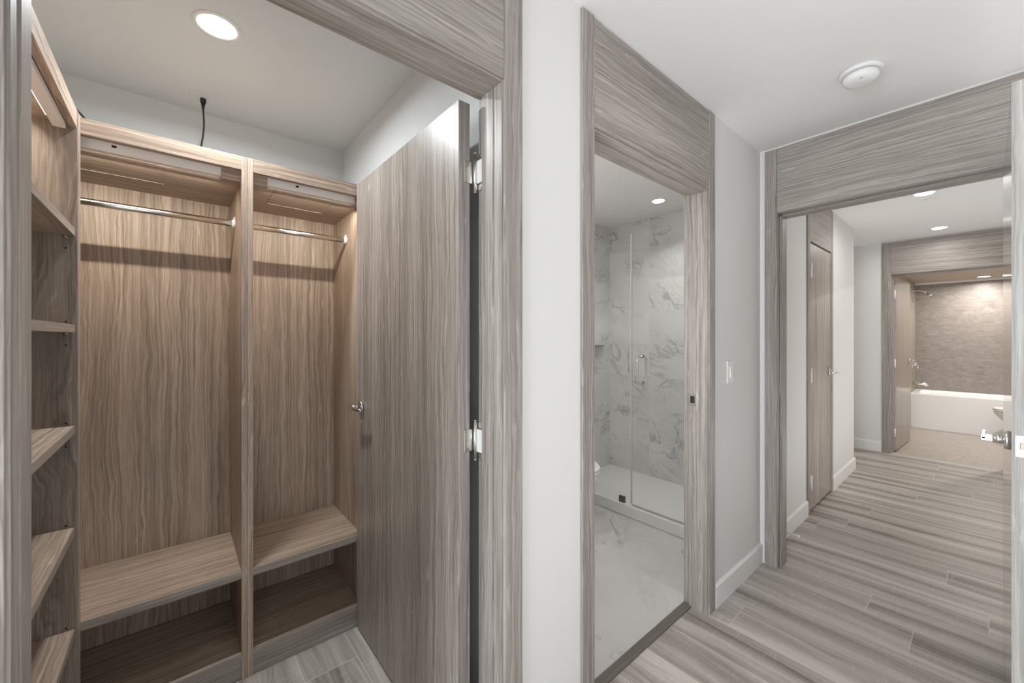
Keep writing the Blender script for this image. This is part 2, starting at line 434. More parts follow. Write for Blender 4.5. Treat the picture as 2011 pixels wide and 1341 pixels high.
# room behind the camera
m = M(); m.box((-3.2, -2.8, 0), (-2.0, -2.7, CEIL)); m.box((0.9, -2.8, 0), (XE1, -2.7, CEIL)); m.box((-2.0, -2.8, 0), (0.9, -2.7, 0.3)); m.box((-2.0, -2.8, 2.3), (0.9, -2.7, CEIL))
struct(m, 'wall_right', PAINT, 'white window wall behind the camera')
m = M(); m.box((-3.3, -2.8, 0), (-3.2, -1.4, CEIL)); m.box((-3.3, 0.7, 0), (-3.2, YI, CEIL)); m.box((-3.3, -1.4, 0), (-3.2, 0.7, 0.3)); m.box((-3.3, -1.4, 2.35), (-3.2, 0.7, CEIL))
struct(m, 'wall_back', PAINT, 'white wall with a big window at the near end of the hall')
# closet walls
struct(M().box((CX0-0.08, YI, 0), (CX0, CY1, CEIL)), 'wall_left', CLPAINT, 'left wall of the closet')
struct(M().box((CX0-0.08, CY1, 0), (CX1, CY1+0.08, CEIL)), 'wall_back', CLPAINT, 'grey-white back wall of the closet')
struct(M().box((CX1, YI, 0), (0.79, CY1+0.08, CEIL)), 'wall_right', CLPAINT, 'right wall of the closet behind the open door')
# shower room walls
struct(M().box((0.79, YI, 0), (BX0, BY1+0.08, CEIL)), 'wall_left', PAINT, 'left wall of the shower room')
m = M(); NX0, NX1, NZ0, NZ1 = 2.95, 3.272, 0.967, 1.262
m.box((BX0, BY1, 0), (NX0, BY1+0.11, CEIL)); m.box((NX1, BY1, 0), (BX1+0.1, BY1+0.11, CEIL))
m.box((NX0, BY1, 0), (NX1, BY1+0.11, NZ0)); m.box((NX0, BY1, NZ1), (NX1, BY1+0.11, CEIL)); m.box((NX0, BY1+0.09, NZ0), (NX1, BY1+0.11, NZ1))
struct(m, 'wall_back', MB_Y, 'marble tiled shower wall with a recessed niche')
struct(M().box((BX1, YI, 0), (BX1+0.1, BY1, CEIL)), 'wall_right', MB_X, 'grey veined marble tile wall of the shower')
# tub room
TYL = 0.735
struct(M().box((XB1, TYL, 0), (9.14, TYL+0.1, 2.2)), 'wall_left', STL, 'beige left wall of the tub alcove')
struct(M().box((9.14, -1.0, 0), (9.24, TYL+0.1, 2.2)), 'wall_back', STW, 'beige textured stone wall above the bathtub')
struct(M().box((XB1, -0.95, 0), (9.14, -0.85, 2.2)), 'wall_right', TANP, 'beige right wall of the tub room')
struct(M().box((9.118, -0.85, 2.172), (9.14, TYL, 2.2)), 'trim_1', BASE, 'pale strip where the beige ceiling meets the stone wall')

# baseboards
def bboard(a, b, axis, label, h=0.117, t=0.013, side=-1, name='baseboard_left'):
    """a,b: ends along the axis; lies on the plane; profile with a bevelled top"""
    m = M(); (p0, q), (p1, _) = a, b
    prof = [(0, 0), (t, 0), (t, h-0.012), (t*0.55, h-0.002), (t*0.35, h), (0, h)]
    r = []
    for p in (p0, p1):
        if axis == 'X': r.append([(p, q+side*d, z) for d, z in prof])
        else: r.append([(q+side*d, p, z) for d, z in prof])
    m.loft(r, smooth=False); return struct(m, name, BASE, label)
bboard((2.036, YW), (XE0, YW), 'X', 'white baseboard between the shower-room doorway and the end wall')
bboard((0.76, YW), (1.031, YW), 'X', 'white baseboard between the two doorways')
bboard((XE1, YW), (3.615, YW), 'X', 'white baseboard beyond the wide opening')
bboard((4.378, YW), (5.296, YW), 'X', 'white baseboard past the linen door')
bboard((0.79, XB0), (2.1, XB0), 'Y', 'white baseboard left of the tub-room doorway', name='baseboard_far')
bboard((YW-0.0, 5.283), (2.1, 5.283), 'Y', 'white baseboard around the corner of the recess', side=1)

# ================================================================== DOOR TRIM
def frame_Y(label, x0, x1, cas, zt=2.427, hb=2.048, jy=0.986, name='trim_2', lefty=True, casL=True):
    """wood door surround in the long wall (faces -Y)"""
    t = thing(name, label, None, (x0, YW, 0), kind='structure')
    f = YW-0.011
    if casL: part(M().box((x0-0.004-cas, f, 0), (x0-0.004, YW, zt+0.003), 0.0012), 'casing', W['tZ'], t)
    part(M().box((x1+0.006, f, 0), (x1+0.006+cas, YW, zt+0.003), 0.0012), 'casing', W['tZ'], t)
    part(M().box((x0-0.003, f+0.0015, hb+0.006), (x1+0.005, YW, zt), 0.001), 'header_panel', W['tX'], t)
    # jambs: front strip, stop, rebate at the back
    for sx, xf in ((1, x0), (-1, x1)):
        m = M()
        m.box((xf, f+0.007, 0), (xf-sx*JT, 0.900, HD+JT))
        m.box((xf+sx*0.003, 0.900, 0), (xf-sx*JT, 0.952, HD-0.003))
        m.box((xf-sx*0.010, 0.952, 0), (xf-sx*JT, jy, HD+JT))
        part(m, 'jamb', W['tZ'], t)
    m = M()
    m.box((x0, f+0.007, HD), (x1, 0.900, HD+JT)); m.box((x0, 0.900, HD-0.003), (x1, 0.952, HD+JT)); m.box((x0-0.01, 0.952, HD+0.010), (x1+0.01, jy, HD+JT))
    part(m, 'head_jamb', W['tX'], t)
    return t
tc_ = frame_Y('grey wood surround of the closet doorway', *JX['closet'], 0.066, name='trim_2')
tb_ = frame_Y('grey wood surround of the shower-room doorway', *JX['bath'], 0.062, name='trim_3')
# strike plate on the shower-room jamb
m = M(); x = b1-0.0035
m.box((x, 0.915, 0.998), (x+0.003, 0.952, 1.064), 0.0008)
part(m, 'strike_plate', NICKEL, tb_, 'nickel strike plate on the right jamb')
part(M().box((x+0.006, 0.953, 1.012), (x+0.009, 0.968, 1.050)), 'strike_lip', NICKEL, tb_)
part(M().box((x-0.0012, 0.926, 1.014), (x, 0.946, 1.048)), 'latch_hole', DARK, tb_, 'dark latch hole in the strike plate')
# threshold
struct(M().box((b0-0.01, 0.942, -0.02), (b1+0.01, 0.985, 0.006), 0.002), 'trim_4', wood('threshold_wood', 'X', (0.20, 0.175, 0.155), (0.145, 0.125, 0.108), (0.09, 0.075, 0.064), 0.45, 0.5), 'dark wood threshold of the shower room')

def frame_X(label, xf, xb, y0, y1, cas, name, both=True, zt=2.427, hb=2.05):
    t = thing(name, label, None, (xf, y1, 0), kind='structure')
    f = xf-0.012
    part(M().box((f, y1+0.014, 0), (xf, y1+0.014+cas, zt), 0.0012), 'casing', W['tZ'], t)
    if both: part(M().box((f, y0-0.014-cas, 0), (xf, y0-0.014, zt), 0.0012), 'casing', W['tZ'], t)
    part(M().box((f+0.0015, y0-0.013, hb+0.010), (xf, y1+0.013, zt), 0.001), 'header_panel', W['tY'], t)
    for sy, yf in ((1, y1), (-1, y0)):
        m = M()
        m.box((f+0.004, yf+sy*0.013, 0), (xf+0.030, yf+sy*JT, HD+JT))
        m.box((xf+0.042, yf, 0), (xb+0.008, yf+sy*JT, HD))
        m.box((xf+0.030, yf+sy*0.016, 0), (xf+0.042, yf+sy*JT, HD+JT))
        part(m, 'jamb', W['tZ'], t)
    m = M()
    m.box((f+0.004, y0-0.013, HD+0.012), (xf+0.030, y1+0.013, HD+JT)); m.box((xf+0.042, y0, HD-0.002), (xb+0.008, y1, HD+JT)); m.box((xf+0.030, y0, HD+0.016), (xf+0.042, y1, HD+JT))
    part(m, 'head_jamb', W['tY'], t)
    return t
te_ = frame_X('grey wood surround of the opening into the far hall', XE0, XE1, EY0, EY1, 0.062, 'trim_5')
part(M().box((XE0+0.031, EY1+0.0135, 0.998), (XE0+0.041, EY1+0.0158, 1.064)), 'strike_plate', NICKEL, te_, 'small strike plate on the left jamb')
tt_ = frame_X('brown wood surround of the tub-room doorway', XB0, XB1, TY0, TY1, 0.075, 'trim_6')

# linen door surround
t = thing('trim_7', 'grey wood surround of the narrow linen door', None, (LX0, YW, 0), kind='structure')
f = YW-0.011
part(M().box((LX0-0.062, f, 0), (LX0, YW, 2.427), 0.0012), 'casing', W['tZ'], t)
part(M().box((LX1, f, 0), (LX1+0.062, YW, 2.427), 0.0012), 'casing', W['tZ'], t)
part(M().box((LX0+0.001, f+0.0015, 2.07), (LX1-0.001, YW, 2.427), 0.001), 'header_panel', W['tX'], t)
m = M(); m.box((LX0-0.015, YW+0.0, 0), (LX0, YI, 2.085)); m.box((LX1, YW, 0), (LX1+0.015, YI, 2.085)); m.box((LX0, YW, 2.07), (LX1, YI, 2.085))
part(m, 'jamb', W['tZ'], t)

# ================================================================== DOOR HARDWARE
def hinge(parent, x, y, z, mirror=1):
    """closet hinge: leaf on the door edge, barrel, U-shaped leaf on the jamb"""
    h = 0.057
    m = M(); m.tube([(x, y, z-h), (x, y, z+h)], 0.0058, 12)
    m.tube([(x, y, z-h-0.004), (x, y, z-h)], 0.0045, 12); m.tube([(x, y, z+h), (x, y, z+h+0.004)], 0.0045, 12)
    o = part(m, 'hinge', NICKEL, parent, 'satin nickel hinge')
    return o
# closet door, open 90 degrees against the right wall
d = thing('door_1', 'grey-brown wood closet door standing open on the right', None, (0.658, 1.004, 0), kind='structure')
leaf = part(M().box((0.639, 1.004, 0.012), (0.677, 1.868, 2.040), 0.001), 'door_leaf', W['door'], d)
part(M().box((0.6385, 1.0015, 0.012), (0.6775, 1.0038, 2.040)), 'edge_band', W['tZ'], d)
for z in (1.834, 1.030, 0.20):
    m = M(); m.tube([(0.6905, 0.991, z-0.056), (0.6905, 0.991, z+0.056)], 0.0056, 14)
    m.tube([(0.6905, 0.991, z-0.061), (0.6905, 0.991, z-0.056)], 0.0042, 12); m.tube([(0.6905, 0.991, z+0.056), (0.6905, 0.991, z+0.061)], 0.0042, 12)
    hg = part(m, 'hinge', NICKEL, d, 'satin nickel hinge barrel')
    m = M(); m.box((0.657, 0.9990, z-0.033), (0.6865, 1.0013, z+0.033), 0.001)
    for zz in (-0.022, 0.022):
        m.lathe((0.664, 0.9989, z+zz), 'Y', [(-0.0008, 0.0036), (0.0002, 0.0042)], 12)
        m.lathe((0.667, 0.9989, z+zz*0.4), 'Y', [(-0.0008, 0.0030), (0.0002, 0.0036)], 12)
    o = m.build('door_plate', NICKEL, hg); rel(o, d.location)
    m = M(); xx = 0.6985
    for s_ in (-1, 1):
        m.box((xx-0.0015, 0.955, z+s_*0.038), (xx, 0.991, z+s_*0.056), 0.0005)
    m.box((xx-0.0015, 0.955, z-0.038), (xx, 0.9585, z+0.038), 0.0003)
    for s_ in (-1, 1): m.lathe((xx-0.0015, 0.970, z+s_*0.047), 'X', [(-0.001, 0.0032), (0.0005, 0.0036)], 12)
    o = m.build('jamb_plate', NICKEL, hg); rel(o, d.location)
    m = M(); m.box((0.6925, 0.9610, z-0.034), (0.6975, 0.986, z+0.034), 0.001)
    o = m.build('frame_plate', WHITE, hg); rel(o, d.location)

def lever(parent, c, nrm, along, L=0.105, square=False, neck=0.052, rr=0.027):
    """lever set: round rose on the face, neck, bar. nrm and along are unit vectors"""
    c = Vector(c); n = Vector(nrm); a = Vector(along)
    ax = 'X' if abs(n.x) > 0.5 else 'Y'; sg = n.x if ax == 'X' else n.y
    m = M(); m.lathe(c, ax, [(0, rr), (sg*0.010, rr), (sg*0.0125, rr*0.93), (sg*0.0128, 0.004)], 28)
    o = part(m, 'door_handle', CHROME, parent, 'polished chrome lever handle')
    m = M()
    if not square: m.tube([c+n*0.012, c+n*neck], [0.0095, 0.0095], 16)
    if square:
        m = M(); m.tube([c+n*0.012, c+n*0.032], [0.0115, 0.0115], 20); q = c+n*0.044; m.box((q.x-0.006, q.y-0.012, q.z-0.0085), (q.x+0.006, q.y+0.012, q.z+0.0085), 0.0015)
    b = m.build('handle_neck', CHROME, o); rel(b, parent.location)
    e = c+n*neck
    m = M()
    if square:
        p0 = e-a*0.006; p1 = e+a*L
        lo = [min(p0[i], p1[i]) for i in range(3)]; hi = [max(p0[i], p1[i]) for i in range(3)]
        for i in range(3):
            if abs(a[i]) < 0.5:
                k = 0.0045 if i == 2 else 0.005
                lo[i] -= k; hi[i] += k
        m.box(lo, hi, 0.002)
    else:
        m.tube([e-a*0.012, e, e+a*0.03, e+a*L*0.8-n*0.004, e+a*L-n*0.012], [0.0085, 0.0105, 0.0085, 0.0075, 0.0065], 14)
    b = m.build('handle_lever', CHROME, o); rel(b, parent.location)
    return o
lever(d, (0.639, 1.80, 1.030), (-1, 0, 0), (0, -1, 0), 0.11)
part(M().tube([(0.6385, 1.80, 0.965), (0.634, 1.80, 0.965)], 0.005), 'lock_button', NICKEL, d)

# linen door
d = thing('door_2', 'narrow closed linen door in the far hall', None, (LX0, YW, 0), kind='structure')
part(M().box((LX0+0.004, YW-0.006, 0.022), (LX1-0.004, YW+0.03, 2.055), 0.001), 'door_leaf', W['door'], d)
for z in (1.847, 1.045, 0.235):
    m = M(); m.tube([(LX0+0.006, YW-0.014, z-0.055), (LX0+0.006, YW-0.014, z+0.055)], 0.0075, 12)
    part(m, 'hinge', WHITE, d, 'pale hinge barrel')
lever(d, (LX1-0.07, YW-0.006, 1.045), (0, -1, 0), (-1, 0, 0), 0.12)

# tub-room door, open into the tub room
d = thing('door_3', 'brown wood tub-room door standing open against its left wall', None, (6.432, TY1-0.018, 0), kind='structure')
R3 = Matrix.Translation(Vector((6.432, TY1-0.018, 0))) @ Matrix.Rotation(math.radians(-3.0), 4, 'Z') @ Matrix.Translation(-Vector((6.432, TY1-0.018, 0)))
def tilt(o, Rm=R3, loc=None):
    o.data.transform(Matrix.Translation(Vector(d.location)))
    o.data.transform(Rm); o.data.transform(Matrix.Translation(-Vector(d.location)))
o = part(M().box((6.432, TY1-0.018, 0.015), (7.245, TY1+0.020, 2.030), 0.001), 'door_leaf', wood('tub_door_wood', 'Z', (0.38, 0.33, 0.285), (0.275, 0.225, 0.185), (0.19, 0.15, 0.12), 0.35, 0.5, 0.3), d); tilt(o)
o = part(M().box((6.4295, TY1-0.017, 0.015), (6.4318, TY1+0.019, 2.030)), 'edge_band', W['edge'], d); tilt(o)
for z in (1.84, 1.03, 0.22):
    part(M().tube([(6.424, TY1-0.006, z-0.05), (6.424, TY1-0.006, z+0.05)], 0.007, 12), 'hinge', WHITE, d, 'pale hinge barrel')
h = lever(d, (7.175, TY1-0.018, 1.045), (0, -1, 0), (-1, 0, 0), 0.12); tilt(h)
for ch in h.children: tilt(ch)

# entry door at the right edge, open 90 degrees, latch edge toward the camera
d = thing('door_4', 'grey wood door open at the right edge, seen on its latch edge', None, (2.655, -0.066, 0), kind='structure')
HX, HY = 2.655, -0.046
def P4(x): return HY + (HX-x)*0.0012
m = M()
pts = [(1.7615, P4(1.7615)), (HX-0.004, HY), (HX-0.004, HY-0.04), (1.7615, P4(1.7615)-0.04)]
m.loft([[(x, y, z) for x, y in pts] for z in (0.012, 2.040)], smooth=False)
part(m, 'door_leaf', W['hdoor'], d)
y4 = P4(1.76)
part(M().box((1.759, y4-0.0395, 0.012), (1.7613, y4, 2.040)), 'edge_band', W['edge'], d, 'pale lit latch edge')
lever(d, (1.822, y4, 1.045), (0, 1, 0), (1, 0, 0), 0.115, square=True, neck=0.050, rr=0.0265)
part(M().box((1.7575, y4-0.034, 1.013), (1.7592, y4-0.006, 1.071), 0.0005), 'latch_plate', NICKEL, d, 'nickel latch plate on the door edge')
part(M().box((1.7505, y4-0.027, 1.035), (1.7576, y4-0.014, 1.052), 0.001), 'latch_bolt', plain('bronze', (0.25, 0.2, 0.15), 0.3, 0.9), d, 'bronze latch bolt')
for z in (1.062, 1.022):
    part(M().lathe((1.7575, y4-0.020, z), 'X', [(-0.0012, 0.0035), (0.0004, 0.0042)], 12), 'screw', CHROME, d)

# ================================================================== CLOSET CABINETS
YF, YB = 1.872, 2.298
T = 0.019
ZT = 2.045
def hang_unit(label, x0, x1, loc, gaps, hatch):
    """tall hanging unit: x0, x1 outer faces"""
    t = thing('wardrobe_unit', label, 'wardrobe', loc)
    part(M().box((x0, YF, 0), (x0+T, YB+0.012, ZT), 0.0008), 'side_panel', W['cZ'], t)
    part(M().box((x1-T, YF, 0), (x1, YB+0.012, ZT), 0.0008), 'side_panel', W['cZ'], t)
    a, b = x0+T, x1-T
    part(M().box((a, YB, 0.075), (b, YB+0.012, ZT)), 'back_panel', W['cZ'], t)
    part(M().box((a, YF+0.001, 1.993), (b, YF+0.019, ZT), 0.0008), 'top_rail', W['cX'], t)
    m = M(); m.box((a, YF+0.060, 1.952), (b, YB, 1.970)); m.box((a, YF+0.0195, 2.0), (b, YF+0.060, 2.012))
    for s0, s1 in gaps: m.box((s0, YF+0.0195, 1.952), (s1, YF+0.060, 1.999))
    part(m, 'top_panel', W['cX'], t)
    # thin outline of the access hatch, seen from below
    hx0, hx1, hy0, hy1 = hatch
    m = M(); z0, z1 = 1.9495, 1.952
    m.box((hx0, hy0, z0), (hx1, hy0+0.0025, z1)); m.box((hx0, hy1-0.0025, z0), (hx1, hy1, z1))
    m.box((hx0, hy0, z0), (hx0+0.0025, hy1, z1)); m.box((hx1-0.0025, hy0, z0), (hx1, hy1, z1))
    part(m, 'hatch_outline', W['pale'], t)
    sh = part(M().box((a, YF+0.003, 0.400), (b, YB, 0.424), 0.0005), 'shelf', W['cX'], t)
    o = M().box((a, YF, 0.400), (b, YF+0.0028, 0.424)).build('shelf_edge', W['pale'], sh); rel(o, t.location)
    o = M().box((a, YF+0.02, 0.385), (b, YF+0.032, 0.3995)).build('shelf_cleat', W['cX'], sh); rel(o, t.location)
    sh = part(M().box((a, YF+0.003, 0.078), (b, YB, 0.102), 0.0005), 'shelf', W['cX'], t)
    o = M().box((a, YF, 0.078), (b, YF+0.0028, 0.102)).build('shelf_edge', W['pale'], sh); rel(o, t.location)
    part(M().box((a, YF+0.006, 0), (b, YF+0.022, 0.078)), 'kick_board', W['tX'], t)
    rod = part(M().tube([(a+0.003, 2.09, 1.828), (b-0.003, 2.09, 1.828)], 0.0125, 20), 'hanging_rod', RODM, t, 'chrome hanging rod')
    for xx, s_ in ((a, 1), (b, -1)):
        m = M(); m.lathe((xx, 2.09, 1.828), 'X', [(0, 0.019), (s_*0.004, 0.019), (s_*0.006, 0.0165), (s_*0.012, 0.016)], 22)
        m.box((xx, 2.084, 1.844), (xx+s_*0.006, 2.096, 1.856), 0.001)
        o = m.build('rod_socket', WHITE if s_ < 0 else CHROME, rod); rel(o, t.location)
    return t
hang_unit('wide hanging unit left of the divider, behind the corner shelves', -0.598, 0.217, (-0.19, YF, 0), ((0.1375, 0.198),), (-0.30, -0.032, 1.922, 2.12))
hang_unit('narrow hanging unit right of the divider, next to the open door', 0.2175, 0.681, (0.44, YF, 0), ((0.2365, 0.2885), (0.6425, 0.662)), (0.318, 0.556, 1.922, 2.12))
solo(M().box((0.682, YF+0.002, 0), (CX1, YF+0.02, ZT)), 'filler_strip', W['cZ'], 'wood filler strip between the narrow unit and the wall, behind the door', 'panel')

# corner shelf unit on the left wall, open toward +X
XL = -0.232; LY0, LY1 = 1.02, 1.871
t = thing('shelf_unit', 'tall open corner shelf unit on the left closet wall', 'shelf unit', (-0.4, 1.44, 0))
part(M().box((CX0+0.002, LY0, 0), (XL, LY0+T, ZT), 0.0008), 'side_panel', W['cZ'], t)
sp_ = part(M().box((CX0+0.002, 1.818, 0), (XL, 1.818+T, ZT-0.0), 0.0008), 'side_panel', wood('cabinet_wood_figured', 'Z', (0.40, 0.34, 0.29), (0.26, 0.212, 0.176), (0.14, 0.11, 0.09), 0.42, 1.6, scale=0.8), t)
part(M().box((CX0+0.002, LY0+T, 0), (CX0+0.014, 1.818, ZT)), 'back_panel', W['cZ'], t)
part(M().box((-0.252, 1.8375, 0), (XL, 1.8705, ZT), 0.0008), 'corner_filler', W['cZ'], t)
part(M().box((XL-0.020, LY0+T, 1.988), (XL-0.001, 1.8175, ZT), 0.0008), 'top_rail', wood('cabinet_wood_rail', 'Y', CL, CM, CD, 0.42), t)
part(M().box((CX0+0.014, LY0+T, 1.995), (XL-0.021, 1.818, 2.013)), 'top_panel', W['cY'], t)
a, b = LY0+T+0.001, 1.8165
for z0, z1 in ((1.652, 1.676), (1.354, 1.378), (1.042, 1.066), (0.728, 0.752), (0.414, 0.438)):
    sh = part(M().box((CX0+0.014, a, z0), (XL-0.008, b, z1), 0.0006), 'shelf', W['cY'], t)
    o = M().box((XL-0.0078, a, z0), (XL-0.005, b, z1)).build('shelf_edge', wood('edge_y', 'Y', (0.42, 0.355, 0.30), (0.33, 0.265, 0.215), (0.22, 0.18, 0.145), 0.5, 0.5) if z0 > 1.64 else bpy.data.materials['edge_y'], sh); rel(o, t.location)
for z in (1.645, 1.347, 1.035, 0.721, 0.407):
    m = M(); m.lathe((-0.256, 1.818, z), 'Y', [(0, 0.0055), (-0.003, 0.0055), (-0.004, 0.0032), (-0.010, 0.0032)], 14)
    m.box((-0.259, 1.806, z+0.001), (-0.253, 1.813, z+0.006), 0.001)
    part(m, 'shelf_pin', CHROME, t)
    part(M().lathe((-0.256, 1.8179, z-0.032), 'Y', [(0, 0.0028), (-0.0006, 0.0028)], 12), 'pin_hole', DARK, t)
    part(M().lathe((-0.256, 1.8179, z+0.040), 'Y', [(0, 0.0028), (-0.0006, 0.0028)], 12), 'pin_hole', DARK, t)

# LED bars behind the top rails
def led_x(label, x0, x1, sensor, power):
    t = thing('cabinet_light', label, 'light', ((x0+x1)/2, YF+0.03, 1.952))
    y0, y1, z0, z1 = YF+0.0225, YF+0.040, 1.962, 2.004
    m = M(); m.box((x0, YF+0.031, 1.962), (x1, YF+0.055, 1.996), 0.001)
    part(m, 'housing', ALU, t)
    m = M(); m.box((x0+0.004, YF+0.0552, 1.964), (x1-0.004, YF+0.0575, 1.994), 0.0003)
    part(m, 'diffuser', LED, t)
    for xx in (x0, x1):
        part(M().box((xx-0.002, YF+0.0305, 1.9615), (xx+0.002, YF+0.0555, 1.9965), 0.0003), 'end_cap', WHITE, t)
    if sensor: part(M().box((sensor-0.006, YF+0.0302, 1.980), (sensor+0.006, YF+0.0309, 1.988)), 'sensor', BLACK, t)
    L = x1-x0
    area('led_lamp', ((x0+x1)/2, YF+0.059, 1.944), (math.radians(36), 0, 0), L*0.98, 0.008, power, WARM, spread=math.radians(150))
    return t
led_x('grey LED bar under the top of the wide hanging unit', -0.46, 0.135, -0.158, 1.95)
led_x('grey LED bar under the top of the narrow hanging unit', 0.291, 0.640, 0.400, 1.3)
t = thing('cabinet_light', 'LED bar under the top of the corner shelf unit, glowing strip visible', 'light', (-0.27, 1.45, 1.96))
part(M().box((-0.281, 1.10, 1.972), (-0.254, 1.80, 1.990), 0.001), 'housing', ALU, t)
part(M().box((-0.2835, 1.105, 1.974), (-0.2813, 1.73, 1.988)), 'diffuser', LED, t)
area('led_lamp', (-0.288, 1.44, 1.970), (0, math.radians(50), 0), 0.008, 0.66, 2.6, WARM, spread=math.radians(150))

# ================================================================== CLOSET SMALL THINGS
t = thing('power_outlet', 'white outlet plate on the closet ceiling above the units', 'outlet', (0.10, 2.31, CEIL))
part(M().box((0.050, 2.272, CEIL-0.005), (0.150, 2.352, CEIL-0.0002), 0.002), 'plate', CLPAINT, t)
part(M().box((0.068, 2.296, CEIL-0.0075), (0.132, 2.328, CEIL-0.0052), 0.001), 'socket', CLPAINT, t)
t = thing('power_cable', 'black power cable hanging from the closet ceiling outlet', 'cable', (0.098, 2.312, 2.04))
m = M(); m.box((0.087, 2.303, CEIL-0.030), (0.109, 2.321, CEIL-0.008), 0.004); m.tube([(0.098, 2.312, CEIL-0.028), (0.098, 2.313, CEIL-0.06)], [0.0085, 0.004], 12)
part(m, 'plug', BLACK, t)
pts = [(0.098, 2.313, CEIL-0.056)]
for k in range(1, 15):
    u = k/14; pts.append((0.098-0.012*u+0.006*math.sin(u*6.5), 2.313+0.05*u, CEIL-0.056-0.33*u))
part(M().tube(pts, 0.0035, 8), 'cord', BLACK, t)
m = M(); m.tube([(-0.300, 1.885, 2.0495), (-0.270, 1.889, 2.082), (-0.245, 1.900, 2.079), (-0.226, 1.925, 2.060), (-0.215, 1.940, 2.049)], 0.0035, 8)
solo(m, 'cable', BLACK, 'short black cable end on top of the corner where the closet units meet', 'cable')

# ceiling lights
def can_light(label, x, y, z, r, group=None, glow=None):
    t = thing('ceiling_light', label, 'light', (x, y, z), group)
    m = M(); m.lathe((x, y, z), 'Z', [(0, r*1.32), (-0.003, r*1.30), (-0.0045, r*1.08), (-0.002, r*1.02)], 48)
    part(m, 'trim_ring', WHITE, t)
    m = M(); m.lathe((x, y, z), 'Z', [(-0.0046, r*1.0), (-0.0075, r*0.92), (-0.0085, r*0.5)], 40)
    part(m, 'diffuser', glow or LAMP, t)
    return t
can_light('round recessed light in the closet ceiling', *DOWN[0][:4])
can_light('round recessed light in the shower-room ceiling', *DOWN[1][:4])
can_light('recessed hall light just behind the wide opening, nearer of the two', *DOWN[2][:4], group='far hall ceiling lights')
can_light('recessed hall light in front of the tub-room doorway, farther of the two', *DOWN[3][:4], group='far hall ceiling lights')
can_light('recessed light in the beige tub-room ceiling', *DOWN[4][:4], glow=LAMPW)
m = M(); m.lathe((4.62, 0.296, CEIL), 'Z', [(0, 0.045), (-0.003, 0.045), (-0.005, 0.040), (-0.005, 0.01)], 32)
solo(m, 'sprinkler_cover', CPAINT, 'small round sprinkler cover in the ceiling beyond the nearer far-hall light', 'sprinkler')

# smoke detector
sx, sy = 2.172, 0.335
t = thing('smoke_detector', 'round white smoke detector on the hall ceiling', 'smoke detector', (sx, sy, CEIL))
part(M().lathe((sx, sy, CEIL), 'Z', [(0, 0.072), (-0.010, 0.072), (-0.014, 0.069), (-0.015, 0.058)], 56), 'base', WHITE, t)
part(M().lathe((sx, sy, CEIL), 'Z', [(-0.015, 0.056), (-0.018, 0.056)], 48), 'vent_gap', plain('vent_grey', (0.3, 0.3, 0.29), 0.6), t)
part(M().lathe((sx, sy, CEIL), 'Z', [(-0.018, 0.060), (-0.034, 0.058), (-0.044, 0.050), (-0.049, 0.036), (-0.050, 0.020), (-0.050, 0.004)], 56), 'cover', WHITE, t)
part(M().lathe((sx-0.012, sy-0.010, CEIL-0.050), 'Z', [(0, 0.012), (-0.0015, 0.011)], 20), 'test_button', WHITE, t)
part(M().box((sx-0.043, sy-0.012, CEIL-0.0475), (sx-0.033, sy-0.002, CEIL-0.0455), 0.0005), 'indicator', plain('indicator_grey', (0.2, 0.2, 0.2), 0.5), t)

# light switch
t = thing('light_switch', 'white rocker light switch beside the shower-room doorway', 'switch', (2.225, YW, 1.157))
part(M().box((2.185, YW-0.006, 1.098), (2.265, YW-0.0002, 1.216), 0.0022), 'plate', WHITE, t)
m = M(); m.box((2.2085, YW-0.0085, 1.125), (2.2415, YW-0.0062, 1.189), 0.0008)
part(m, 'frame', WHITE, t)
m = M(); m.loft([[(2.211, YW-0.0087, 1.129), (2.239, YW-0.0087, 1.129), (2.239, YW-0.0135, 1.129), (2.211, YW-0.0135, 1.129)],
                 [(2.211, YW-0.0087, 1.186), (2.239, YW-0.0087, 1.186), (2.239, YW-0.0095, 1.186), (2.211, YW-0.0095, 1.186)]], smooth=False)
part(m, 'rocker', WHITE, t)

# spring door stop on the baseboard
t = thing('door_stop', 'small white spring door stop on the baseboard beyond the opening', 'door stop', (3.10, 0.855, 0.05))
m = M(); pts = []
for k in range(80):
    u = k/79; pts.append((3.10+0.0045*math.cos(k*0.9), 0.853-0.062*u, 0.045+0.0045*math.sin(k*0.9)))
m.tube(pts, 0.0022, 6); part(m, 'spring', WHITE, t)
part(M().lathe((3.10, 0.793, 0.045), 'Y', [(0.002, 0.007), (-0.003, 0.009), (-0.010, 0.009), (-0.014, 0.006)], 18), 'tip', WHITE, t)
part(M().lathe((3.10, 0.8548, 0.045), 'Y', [(0, 0.009), (-0.004, 0.007)], 18), 'mount', WHITE, t)

# ================================================================== SHOWER ROOM
# tray with raised curb
m = M()
m.box((2.575, YI+0.001, 0.0), (2.640, BY1-0.001, 0.085), 0.006)
m.box((2.640, YI+0.001, 0.0), (BX1-0.001, BY1-0.001, 0.055), 0.002)
tray = solo(m, 'shower_tray', PORC if False else plain('shower_tray_white', (0.74, 0.73, 0.715), 0.3), 'white shower tray with a raised front curb', 'shower tray')
GX = 2.603
